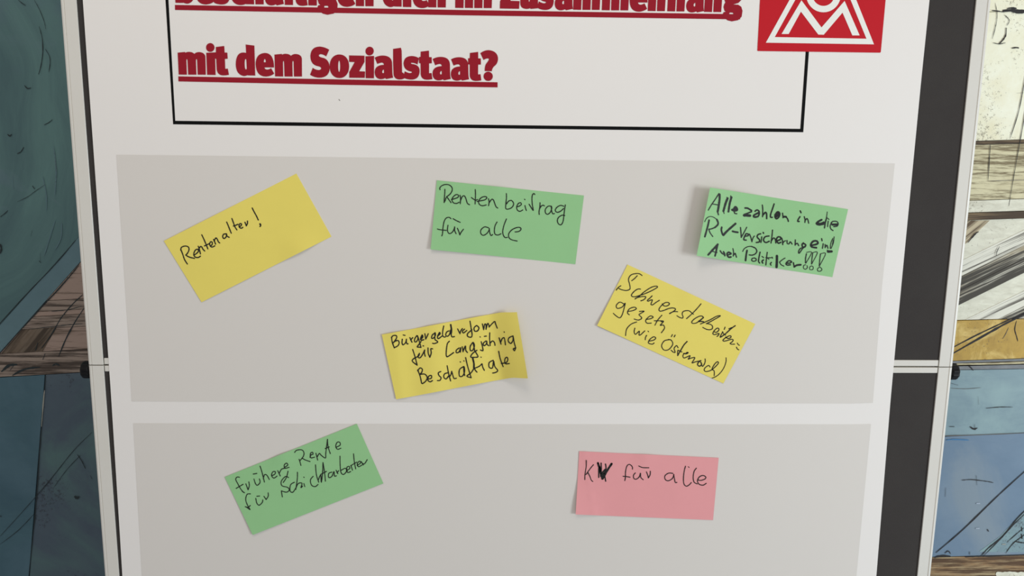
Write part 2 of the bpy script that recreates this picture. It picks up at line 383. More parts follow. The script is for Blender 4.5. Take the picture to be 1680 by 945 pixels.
# left: drawn lines
for pts, w in [([(64, 43), (69, 62), (70, 85), (67, 108), (63, 122)], 1.7), ([(56, 0), (64, 14), (72, 34), (75, 48)], 1.0),
               ([(74, 80), (81, 92), (82, 104), (80, 118)], 1.3), ([(30, 0), (36, 5), (42, 9)], 1.4), ([(40, 140), (45, 145), (51, 144)], 2.2),
               ([(72, 205), (80, 201), (86, 196)], 1.3), ([(12, 220), (16, 223), (19, 220)], 2.4), ([(28, 252), (34, 249), (39, 241)], 1.6),
               ([(28, 331), (45, 323), (60, 312), (74, 303)], .9), ([(0, 356), (8, 350), (13, 345)], 1.4), ([(0, 400), (2, 408), (0, 416)], 4),
               ([(53, 305), (57, 310)], 3.2), ([(50, 388), (53, 378)], 1.2), ([(64, 428), (67, 431)], 2.6), ([(66, 415), (66, 428)], .9),
               ([(124, 394), (90, 434), (45, 481), (-6, 537)], 2.0),
               ([(130, 434), (100, 470), (60, 512), (-4, 584)], 2.4), ([(128, 437), (90, 480), (38, 538)], 1.4),
               ([(136, 483), (118, 500), (100, 522), (86, 546), (68, 572)], 2.2), ([(138, 505), (122, 530), (108, 556), (96, 585)], 2.6),
               ([(134, 502), (112, 508), (84, 511)], 1.2), ([(136, 531), (110, 533), (84, 536), (48, 540)], 1.4),
               ([(75, 616), (69, 690), (65, 740), (60, 815), (54, 880), (47, 945)], 2.0),
               ([(151, 709), (120, 740), (80, 790), (40, 836), (0, 880)], 1.3), ([(132, 747), (110, 770), (88, 800)], 1.0), ([(56, 843), (30, 870), (0, 893)], 1.2),
               ([(122, 814), (126, 817), (130, 815)], 5), ([(127, 746), (135, 758), (140, 769)], 1.8), ([(148, 780), (151, 786)], 2.2),
               ([(0, 846), (2, 848)], 4), ([(70, 590), (74, 580)], 3), ([(62, 562), (58, 575)], 4), ([(16, 608), (22, 600)], 3), ([(2, 610), (14, 600), (28, 598)], 5), ([(20, 616), (40, 606), (66, 602)], 4),
               ([(86, 600), (92, 597), (98, 600)], 3)]:
    mural_line(pts, w*.8, mlineL)
mural_line([(73, 640), (71, 660), (68, 700)], 1.8, mline2, .0018)
for pts in [[(91, 360), (80, 395), (72, 420)], [(101, 365), (100, 390), (90, 410)], [(20, 290), (22, 310)], [(70, 290), (76, 320), (76, 345)], [(88, 240), (92, 280), (90, 320)]]:
    mural_line(pts, 1.6, mteal3)

# ------------------------------------------------------------------ pinboard
board = thing('pinboard', 'folding charcoal felt pinboard in a white metal frame with black side knobs', 'pinboard', (0, .011, 0))
TOPZ, BOTZ, SPLIT = 1.95, 0.45, 1.2003
XI, XO = .5957, .6174
def prism_z(name, prof, z0, z1, mt, parent):
    n = len(prof); v = [(x, y, z0) for x, y in prof]+[(x, y, z1) for x, y in prof]
    a = sum(prof[i][0]*prof[(i+1) % n][1]-prof[(i+1) % n][0]*prof[i][1] for i in range(n))
    f = [tuple(range(n-1, -1, -1)), tuple(range(n, 2*n))]+[(i, (i+1) % n, n+(i+1) % n, n+i) for i in range(n)]
    if a < 0: f = [q[::-1] for q in f]
    return mesh(name, v, f, mt, parent)
def prism_x(name, prof, x0, x1, mt, parent):
    n = len(prof); v = [(x0, y, z) for y, z in prof]+[(x1, y, z) for y, z in prof]
    f = [tuple(range(n-1, -1, -1)), tuple(range(n, 2*n))]+[(i, (i+1) % n, n+(i+1) % n, n+i) for i in range(n)]
    return mesh(name, v, f, mt, parent)
pr = [(0, 0), (.0002, -.0002), (.0150, -.0002), (.0155, .0006), (.0163, .0006), (.0167, -.0002), (.0188, .0000), (.0202, .0010), (.0212, .0028), (.0217, .0050), (.0217, .0190), (.0205, .0212), (.018, .022), (0, .022)]
for s in (-1, 1):
    prof = [(s*(XI+x), y) for x, y in pr]
    for z0, z1 in ((SPLIT+.0007, TOPZ), (.06, SPLIT-.0007)):
        prism_z('side_post', prof, z0, z1, mframe, board)
    box('foot', s*(XI+.0105)-.014, s*(XI+.0105)+.014, -.26, .28, .012, .06, mframe, board, .004)
    for yk in (-.25, .25): box('foot_pad', s*(XI+.0105)-.012, s*(XI+.0105)+.012, yk-.015, yk+.015, 0, .0125, mplastic, board, .003)
    # knurled clamp knob on the outside of the fold
    V, Fc = [], []; N = 40; x0 = XO-.0005; zc = 1.1905; yc = .0125
    rings = [(0, .0085), (.0012, .0115), (.0030, .0125), (.0100, .0125), (.0122, .0116), (.0130, .0095), (.0130, .0)]
    for dx, r in rings[:-1]:
        for k in range(N):
            rr = r*(1-(.05 if (k % 4 < 2 and .002 < dx < .0125) else 0)); a = 2*pi*k/N
            V.append((s*(x0+dx), yc+rr*cos(a), zc+rr*sin(a)))
    for i in range(len(rings)-2):
        for k in range(N):
            q = (i*N+k, i*N+(k+1) % N, (i+1)*N+(k+1) % N, (i+1)*N+k); Fc.append(q if s > 0 else q[::-1])
    e = (len(rings)-2)*N; Fc.append(tuple(range(e, e+N)) if s > 0 else tuple(range(e+N-1, e-1, -1)))
    mesh('knob', V, Fc, mplastic, board)
g = .0012
def rail(z0, z1): box('cross_rail', -XI+g, XI-g, .0004, .021, z0, z1, mframe, board, .0007)
rail(TOPZ-.0085, TOPZ); rail(SPLIT+.0011, SPLIT+.0100); rail(SPLIT-.0092, SPLIT-.0009); rail(BOTZ, BOTZ+.0085)
box('felt_panel', -XI-.0005, XI+.0005, .0016, .0185, SPLIT+.0095, TOPZ-.0080, mfelt, board)
box('felt_panel', -XI-.0005, XI+.0005, .0016, .0185, BOTZ+.0080, SPLIT-.0088, mfelt, board)

# ------------------------------------------------------------------ poster
poster = thing('paper_poster', 'tall white printed paper poster with red title, pinned over the charcoal felt board', 'poster', (-.03, 0, 1.2))
def xz(px, py):
    v = at(px, py); return v.x, v.z
# sheet: left and right edges wander slightly, as paper does
le = [(-.5872, 1.93), (-.5872, 1.686), (-.5874, 1.633), (-.5880, 1.233), (-.5881, 1.163), (-.5901, .949), (-.5909, .882), (-.5918, .50)]
re = [(.5312, 1.93), (.5312, 1.7095), (.5300, 1.606), (.5286, 1.2391), (.5287, 1.148), (.5320, .8746), (.5340, .50)]
def interp(L, z):
    for (x0, z0), (x1, z1) in zip(L, L[1:]):
        if z1 <= z <= z0: return x0+(x1-x0)*(z0-z)/(z0-z1)
    return L[-1][0]
NZ, NX = 60, 24; V, Fc = [], []
for lay, yo in ((0, 0.0), (1, .0002)):
    for i in range(NZ+1):
        z = 1.93+(.50-1.93)*i/NZ; a, b = interp(le, z), interp(re, z)
        for j in range(NX+1): V.append((a+(b-a)*j/NX, yo, z))
n1 = (NZ+1)*(NX+1)
for i in range(NZ):
    for j in range(NX):
        a = i*(NX+1)+j; Fc.append((a, a+NX+1, a+NX+2, a+1)); Fc.append((n1+a, n1+a+1, n1+a+NX+2, n1+a+NX+1))
for i in range(NZ):
    for j in (0, NX):
        a = i*(NX+1)+j; b = a+NX+1; q = (a, n1+a, n1+b, b); Fc.append(q if j == 0 else q[::-1])
for j in range(NX):
    for i in (0, NZ):
        a = i*(NX+1)+j; q = (a, a+1, n1+a+1, n1+a); Fc.append(q if i == 0 else q[::-1])
mesh('paper_sheet', V, Fc, mpaper, poster)
def flat(name, loops, y, mt, parent, label=None):
    """flat print: outline loops in (x, z); first is the outline, the others holes"""
    tri = tessellate_polygon([[Vector((x, z, 0)) for x, z in lp] for lp in loops])
    pts = [q for lp in loops for q in lp]; V = [(x, y, z) for x, z in pts]; Fc = []
    for a, b, c in tri:
        (x0, z0), (x1, z1), (x2, z2) = pts[a], pts[b], pts[c]
        ar = (x1-x0)*(z2-z0)-(x2-x0)*(z1-z0)
        if abs(ar) < 1e-14: continue
        Fc.append((a, b, c) if ar > 0 else (a, c, b))
    o = mesh(name, V, Fc, mt, parent)
    if label: o['label'] = label
    return o
flat('printed_field', [[xz(191, 253.9), xz(1468, 268.2), (.5009, 1.32), xz(1432, 660.9), xz(1400, 662), xz(820, 660.5), xz(216, 658.5), xz(211.1, 560)]], -.0002, mgrey, poster, 'upper grey field')
flat('printed_field', [[xz(218.7, 694.5), xz(820, 696), xz(1400, 696.4), xz(1429, 695.7), (.5012, .88), (.5016, .56), (-.566, .56), xz(233, 945)]], -.0002, mgrey, poster, 'lower grey field')
o1, o2 = xz(284.1, 203.9), xz(1320.6, 217)
flat('title_frame', [[(-.4825, 1.88), (o1[0], o1[1]), (.3715, o2[1]), (.3715, 1.88)], [(-.4778, 1.8755), (-.4778, o1[1]+.0046), (.3670, o2[1]+.0045), (.3670, 1.8755)]], -.0002, mblack, poster, 'thin black printed frame')
def ulin(p): flat('title_underline', [[xz(*q) for q in p]], -.0003, mred, poster)
ulin([(287.1, 8.1), (750, 16.3), (1214.9, 23.4), (1214.2, 31.9), (750, 25), (287.3, 16.4)])
ulin([(292.6, 125.3), (560, 130.3), (816.4, 135), (816.4, 143.4), (560, 139.2), (292.9, 133.6)])

def path(d):
    tk = d.replace('M', ' M ').replace('L', ' L ').replace('Q', ' Q ').replace('Z', ' ').split()
    out, i, mode = [], 0, 'M'
    while i < len(tk):
        if tk[i] in 'MLQ': mode = tk[i]; i += 1; continue
        if mode in 'ML': out.append((float(tk[i]), float(tk[i+1]))); i += 2; mode = 'L' if mode == 'M' else mode
        else:
            a = out[-1]; c = (float(tk[i]), float(tk[i+1])); b = (float(tk[i+2]), float(tk[i+3])); i += 4
            for k in range(1, 9):
                s = k/8; out.append(tuple((1-s)**2*a[j]+2*s*(1-s)*c[j]+s*s*b[j] for j in (0, 1)))
    return out
def ell(cx, cy, rx, ry, n=28, p=2.0):
    o = []
    for k in range(n):
        a = 2*pi*k/n; ca, sa = cos(a), sin(a)
        o.append((cx+rx*math.copysign(abs(ca)**(2/p), ca), cy+ry*math.copysign(abs(sa)**(2/p), sa)))
    return o
# glyph: zoom origin (ox, oy), list of shapes (each a list of loops) in 10.5x zoom units, baseline-left reference point
A_, B_, C_, D_, E_ = (280, 55), (380, 55), (500, 60), (590, 65), (690, 65)
GL = {
 'm': (A_, (140, 710), [[path('M122 330 L250 318 L256 332 Q300 305 370 325 Q395 335 410 352 Q440 318 500 320 Q590 330 600 400 L608 710 L468 710 L458 480 Q457 440 447 440 Q437 440 437 480 L446 710 L304 710 L292 480 Q290 440 280 440 Q272 440 273 480 L282 710 L140 708')]]),
 'n': (A_, (140, 710), [[path('M122 330 L250 318 L256 332 Q300 312 350 322 Q430 335 437 420 L446 710 L304 710 L292 480 Q290 440 280 440 Q272 440 273 480 L282 710 L140 708')]]),
 'h': (A_, (140, 710), [[path('M116 205 L256 190 L262 330 Q300 312 350 322 Q430 335 437 420 L446 710 L304 710 L292 480 Q290 440 280 440 Q272 440 273 480 L282 710 L140 708')]]),
 'i': (A_, (630, 712), [[path('M614 332 L765 325 L776 714 L630 712')], [ell(684, 241, 73, 76)]]),
 't': (D_, (1052, 688), [[path('M1052 208 L1195 190 L1197 302 L1242 303 L1245 408 L1197 410 L1197 580 L1240 575 L1255 680 Q1200 693 1160 692 Q1060 690 1052 590 L1050 408 L1022 405 L1022 300 L1050 298')]]),
 'd': (A_, (1122, 725), [[path('M1293 190 L1443 208 L1458 725 L1330 722 L1322 718 Q1290 735 1250 732 Q1125 700 1122 530 Q1125 330 1250 328 Q1280 328 1300 336'), path('M1293 440 Q1275 440 1276 520 Q1277 618 1298 620 Q1312 620 1311 590 L1304 460 Q1302 440 1293 440')]]),
 'e': (B_, (415, 733), [[path('M733 585 Q730 335 575 335 Q415 345 415 530 Q425 740 590 742 Q680 738 735 690 L683 598 Q640 625 605 620 Q570 612 568 585'), path('M572 440 Q557 450 557 495 L590 495 Q588 440 572 440')]]),
 'c': (B_, (415, 733), [[path('M690 350 L645 455 Q600 430 582 440 Q560 450 560 530 Q562 610 600 620 Q640 622 665 605 L712 695 Q670 740 590 742 Q425 740 415 530 Q415 345 575 335 Q640 332 690 350')]]),
 'S': (C_, (92, 705), [[path('M422 228 L370 342 Q310 300 265 305 Q240 315 245 335 Q252 355 330 370 Q430 410 430 545 Q425 705 250 710 Q160 705 92 658 L138 540 Q200 580 250 577 Q285 570 283 545 Q278 520 220 510 Q95 480 97 330 Q110 175 260 173 Q350 180 422 228')]]),
 'o': (C_, (428, 708), [[ell(597, 512, 168, 203, 40, 2.15), ell(593, 512, 17, 98)]]),
 'z': (C_, (768, 711), [[path('M765 325 L1030 330 L1030 438 L938 598 L1040 602 L1036 712 L768 710 L768 610 L862 440 L765 437')]]),
 'Z': (C_, (768, 711), [[path('M775 185 L1090 188 L1090 310 L945 578 L1105 583 L1100 714 L768 710 L768 590 L905 315 L775 310')]]),
 'a': (D_, (260, 675), [[path('M260 312 Q330 270 420 275 Q550 285 560 400 L565 560 Q568 620 580 655 L460 680 L440 662 Q400 685 350 680 Q262 665 260 560 Q262 440 418 434 Q418 398 380 397 Q345 400 305 420'), path('M418 517 Q392 520 390 552 Q392 582 408 578 Q422 575 420 560')]]),
 'l': (D_, (577, 682), [[path('M577 160 L712 140 L724 190 L732 560 Q735 570 755 572 L764 600 Q780 640 772 665 Q740 688 690 687 Q600 685 585 600 L577 400')]]),
 's': (D_, (757, 685), [[path('M1022 320 L998 430 Q950 400 890 400 Q880 415 900 420 Q1035 430 1035 540 Q1030 690 890 690 Q820 688 770 662 Q755 640 762 600 L780 545 Q830 575 870 577 Q900 575 903 560 Q895 550 870 548 Q760 520 757 410 Q765 285 900 283 Q970 285 1022 320')]]),
 '?': (E_, (1030, 705), [[path('M1030 235 Q1100 180 1180 182 Q1330 200 1335 330 Q1330 410 1280 450 Q1230 490 1228 545 L1105 543 Q1100 440 1150 390 Q1185 345 1175 330 Q1140 315 1085 352')], [ell(1165, 633, 80, 80)]]),
 'f': (A_, (140, 710), [[path('M140 708 L132 440 L98 440 L94 335 L128 333 Q130 188 260 186 Q310 186 352 200 L338 300 Q272 288 270 333 L325 335 L328 440 L274 440 L282 710')]]),
}
GL['ä'] = (D_, (260, 675), GL['a'][2]+[[ell(345, 195, 62, 66)], [ell(500, 195, 62, 66)]])
def rot180(loops): return [[[(740-x, 1040-y) for x, y in lp] for lp in sh] for sh in loops]
GL['u'] = (A_, (740-446, 722), rot180(GL['n'][2]))
GL['g'] = (None, None, [[[(15, -13.5), (8, -12), (2.5, -8), (0, -2), (1.5, .6), (4.5, .8), (2, 3), (.5, 8), (1.2, 12), (3, 15), (1, 20), (0.5, 26), (3, 33), (9, 37.5), (16, 38.5), (22, 37.5), (31, 37.5), (31, 28), (29.5, 26), (29, 20), (24, 14.8), (16, 12.3), (24, 12), (29, 9), (31.3, 3), (30.5, -6), (25, -11.5)],
        [(10.2, -1.8), (11, -.2), (16, -.2), (16.8, -1.8), (16, -3.6), (11, -3.6)], [(12.5, 24), (15, 20), (17.5, 24), (17.5, 29), (15, 31.5), (12.5, 29)]]])
GL['b'] = None
def glyph_board(ch):
    """glyph loops in metres on the poster, relative to its baseline-left point"""
    if ch == 'b':
        sh = glyph_board('d'); w = max(x for lp in sh[0][:1] for x, z in lp)
        return [[[(w-x, z) for x, z in lp] for lp in s] for s in sh]
    o, base, shapes = GL[ch]
    if ch == 'g': return [[[(x*.00084, y*.00084) for x, y in lp] for lp in s] for s in shapes]
    f = lambda p: xz(o[0]+p[0]/10.5, o[1]+p[1]/10.5)
    bx, bz = f(base)
    # shear out the lean of the traced letter
    q0, q1 = f((base[0], base[1])), f((base[0], base[1]-300))
    return [[[(f(p)[0]-bx, f(p)[1]-bz) for p in lp] for lp in s] for s in shapes]
def put(ch, x, z, ref, sx=1.0, idx=0):
    k = 0
    for s in glyph_board(ch):
        loops = [[(x+a*sx, z+b) for a, b in lp] for lp in s]
        flat('title_letter' if k == 0 else 'letter_dot', loops, -.00032-.00001*(idx % 3), mred, poster); k += 1
# second line, letters where the photograph has them (pixel of each letter's baseline-left)
L2 = [('m', 293.3, 122.6), ('i', 340, 122.8), ('t', 356.1, 123.4), ('d', 386.9, 124.0), ('e', 419.5, 124.8), ('m', 451.4, 125.6),
      ('S', 508.8, 127.1), ('o', 540.8, 127.4), ('z', 573.1, 127.7), ('i', 600.0, 128.3), ('a', 614.8, 129.3), ('l', 645, 130),
      ('s', 662.1, 130.2), ('t', 690.2, 130.5), ('a', 709.5, 131.4), ('a', 739.5, 131.9), ('t', 770.5, 132.5), ('?', 788.1, 132.1)]
for i, (ch, px, py) in enumerate(L2): x, z = xz(px, py); put(ch, x, z, None, 1.0, i)
L1 = [('b', 287.5), ('e', 320.5), ('s', 350.5), ('c', 378), ('h', 403.5), ('ä', 434.9), ('f', 467.3), ('t', 485.2), ('i', 506), ('g', 521), ('e', 552.4), ('n', 583.9),
      ('d', 627), ('i', 661), ('c', 676), ('h', 702.5), ('i', 746.8), ('m', 762.7), ('Z', 820), ('u', 852), ('s', 881.7), ('a', 909.7), ('m', 940.2),
      ('m', 987.2), ('e', 1031.5), ('n', 1062.5), ('h', 1094.5), ('a', 1125), ('n', 1155), ('g', 1186)]
for i, (ch, px) in enumerate(L1):
    py = 5.2+(px-287)*(20.3-5.2)/(1185-287.)
    if ch in 'esätlac': py += .7
    x, z = xz(px, py); put(ch, x, z, None, 1.0, i)

# emblem
lo = lambda x, y: xz(1230+x/7.304, y/7.304)
emb = flat('emblem', [[lo(90, 605), lo(98, 612), lo(1560, 632), lo(1570, 622), (.4713, 1.7600), (.4713, 1.8090), (.2995, 1.8075)]], -.00035, mlogo, poster, 'square red emblem with white triangle and letters')
ax, ay = 940, -841
flat('emblem_triangle', [[lo(192, 512), lo(1487, 532), lo(ax, ay)], [lo(298, 445), lo(1397, 465), lo(925, -690)]], -.00050, mlogow, emb)
flat('emblem_letter', [[lo(*p) for p in [(380, 408), (465, 408), (612, 140), (820, 415), (885, 417), (1110, 152), (1228, 425), (1315, 425), (1135, 12), (858, 330), (618, 5)]]], -.00050, mlogow, emb)
gp = []
for k in range(41):
    a = radians(-35)+radians(310)*k/40; gp.append((882+206*cos(a), -58-206*sin(a)*-1))
arc = lambda r, k: (882+r*cos(radians(-20+310*k/40.)), -58+r*sin(radians(-20+310*k/40.)))
gl = [arc(206, k) for k in range(41)]+[arc(130, k) for k in range(40, -1, -1)]
flat('emblem_letter', [[lo(*p) for p in gl]], -.00050, mlogow, emb)
flat('emblem_letter', [[lo(*p) for p in [(878, -300), (952, -300), (958, -520), (898, -520)]]], -.00050, mlogow, emb)
sv, sf = ribbon([(556, 163), (557.5, 165)], .8, lambda x, y: at(x, y, -.0003), n=3)
mesh('speck', sv, sf, mline3, poster)

# ------------------------------------------------------------------ cards
def ray_h(x, z, h):
    """lift the poster point (x, z) by h toward the viewer's side"""
    p = Vector((x, 0, z)); return CAM+(p-CAM)*(1-h/abs(CAM.y))
def make_card(label, mt, quad, hf, lines, org, scale, inkw, group='handwritten cards on the poster', warp=lambda u, v: 0.0):
    q = [at(*p) for p in quad]                       # TL TR BR BL on the poster plane
    q = [Vector((p.x, p.z)) for p in q]
    def bil(u, v): return q[0]*(1-u)*(1-v)+q[1]*u*(1-v)+q[2]*u*v+q[3]*(1-u)*v+Vector((0, warp(u, v)))
    cen = bil(.5, .5); C3 = Vector((cen.x, -.002, cen.y))
    base = thing('paper_card', label, 'card', C3, group)
    NU, NV = 48, 24; V, Fc, Ed = [], [], []
    for lay in (0, 1):
        for j in range(NV+1):
            for i in range(NU+1):
                u, v = i/NU, j/NV; p = bil(u, v); V.append(ray_h(p.x, p.y, hf(u, v)-lay*.00025))
    n1 = (NU+1)*(NV+1)
    for j in range(NV):
        for i in range(NU):
            a = j*(NU+1)+i; Fc.append((a, a+NU+1, a+NU+2, a+1)); Fc.append((n1+a, n1+a+1, n1+a+NU+2, n1+a+NU+1))
    for j in range(NV):
        for i in (0, NU):
            a = j*(NU+1)+i; b = a+NU+1; f = (a, n1+a, n1+b, b); Ed.append(f if i == 0 else f[::-1])
    for i in range(NU):
        for j in (0, NV):
            a = j*(NU+1)+i; f = (a, a+1, n1+a+1, n1+a); Ed.append(f if j == 0 else f[::-1])
    for f in Ed:                                     # edge faces keep their own corners, so the sheet shades flat to its rim
        b = len(V); V += [V[k] for k in f]; Fc.append((b, b+1, b+2, b+3))
    sheet = mesh('card_sheet', V, Fc, mt, base, smooth=True)
    eu, ev = (q[1]-q[0]+q[2]-q[3])/2, (q[3]-q[0]+q[2]-q[1])/2
    det = eu.x*ev.y-eu.y*ev.x
    def place(px, py, lift):
        a = at(px, py); d = Vector((a.x, a.z))-cen
        u = .5+(d.x*ev.y-d.y*ev.x)/det; v = .5+(eu.x*d.y-eu.y*d.x)/det
        u, v = min(max(u, 0), 1), min(max(v, 0), 1)
        return ray_h(a.x, a.z, hf(u, v)+lift)
    for strokes in lines:                            # one part per word
        V, Fc = [], []; wo, ws = org, scale
        if strokes[0] == '@':                        # traced in a closer crop of the photograph
            hd, strokes = strokes[1:].split(';'); hd = [float(q) for q in hd.split(',')]; wo, ws = hd[:2], hd[2]
        for k, st in enumerate(strokes.split('|')):
            nums = st.replace(',', ' ').split(); w = inkw
            if nums[0][0] == 'w': w = float(nums.pop(0)[1:])
            pts = [(wo[0]+float(nums[i])/ws, wo[1]+float(nums[i+1])/ws) for i in range(0, len(nums), 2)]
            lift = .0003+.00001*(k % 7)
            v, f = ribbon(pts, w, lambda x, y: place(x, y, lift), n=7, wob=.10, rnd=rng)
            b = len(V); V += v; Fc += [tuple(b+i for i in ff) for ff in f]
        mesh('handwritten_word', V, Fc, mink, base)
    return base
def sst(a, b, x):
    t = min(max((x-a)/(b-a), 0), 1); return t*t*(3-2*t)
def dimple(u, v, cu=.5, d=.0016): return .8*d*math.exp(-(((u-cu)/.07)**2+((v-.02)/.16)**2))
B0 = .0009
# 1 yellow, left
make_card('yellow card with one short word and exclamation mark, leftmost of the upper cards', myellow,
  [(268.8, 395.4), (486.3, 284.7), (543.9, 388.1), (330.6, 495.9)],
  lambda u, v: B0-.0002+.0008*sin(u*5+.5)*.5+.0022*math.exp(-((u-.76)/.12)**2)*sst(.6, 1, v),
  ['152 555 162 580 176 620 195 650|150 557 155 538 178 529 200 534 206 552 197 575 184 590|190 594 210 604 243 612|'
   '238 590 258 578 270 562 262 550 246 560 238 585 248 603 268 606 283 597|268 530 276 552 283 582|272 550 282 533 292 535 300 550 312 562|'
   '292 453 305 480 320 515 333 548|310 528 325 521 342 513|350 530 362 518 362 503 352 500 345 515 352 532 365 535 380 527|'
   '372 484 378 497 385 516|375 496 387 474 397 484 404 500 413 508|'
   '456 447 440 449 433 464 440 478 454 470 460 452 457 446 463 462 477 470|460 367 470 390 481 418 491 442|'
   '495 343 505 370 515 398 529 420|505 394 520 389 536 382|544 400 558 390 559 379 549 378 543 392 550 406 561 408 569 402|'
   '583 368 588 380 593 393|593 391 600 376 600 360', '632 272 645 298 660 325 673 353|w2.8 685 380 688 385|688 383 689 392 684 397'],
  (260, 275), 4.11, 1.9)
# 2 green, centre
make_card('green card with two lines of large thin handwriting, hanging top centre of the grey field', mgreen,
  [(716.7, 295.8), (958, 320.8), (943.9, 433.5), (706.5, 409.2)],
  lambda u, v: B0+dimple(u, v, .41)+.0028*(1-u)**6*v**2+.0005*sin(u*6),
  ['165 160 162 143 180 122 215 108 255 112 282 135 286 165 268 200 235 228|213 155 212 190 208 240 205 288|205 287 215 270 225 240|230 228 250 255 275 290|'
   '278 258 310 250 343 236 350 217 330 208 302 225 284 258 298 290 330 297 356 285|365 215 370 250 367 300|369 270 388 228 408 222 423 248 438 295 460 310|'
   '517 158 519 200 518 250 515 303|478 238 497 252 520 265 540 258|535 277 575 270 615 260 633 240 615 228 577 240 550 275 560 308 590 320 627 312|'
   '650 250 655 285 650 320|655 292 680 257 698 262 711 295 725 330 742 343',
   '828 198 829 240 823 300 823 348 850 353 885 335 901 300 880 268 850 275 830 302|933 330 955 325 978 307 970 290 946 300 931 335 940 366 965 376 992 362|'
   '1014 318 1020 345 1028 368|1010 255 1014 260|1055 305 1068 325 1090 360 1097 363 1088 310 1084 255 1088 215 1103 198 1113 208|'
   '1165 290 1163 330 1155 380 1157 408|1160 352 1176 325 1196 315 1209 322|1275 325 1246 325 1219 355 1219 390 1240 406 1268 385 1282 345 1277 325 1281 370 1292 400 1309 398|'
   '1402 325 1370 317 1335 335 1317 365 1335 386 1370 375 1400 348|1418 312 1410 360 1402 430 1394 480 1375 510 1350 502 1338 470 1350 437 1385 415 1412 418',
   '274 450 255 436 225 445 205 480 194 540 189 600 182 622|138 553 165 560 228 567|244 515 239 560 248 592 270 597 295 575 308 545 312 530 310 565 325 600|295 450 330 470 366 486|'
   '338 545 353 580 362 612|362 612 376 585 399 555',
   '648 540 610 532 575 560 572 595 595 616 630 600 655 565 656 542 662 590 675 618 691 608|735 483 715 520 708 570 716 605 745 613 774 600|829 452 806 510 792 570 796 610 815 638 838 636|'
   '915 582 950 578 973 560 968 540 935 538 885 560 852 600 855 640 885 662 936 673'],
  (695, 285), 6.096, 1.6)
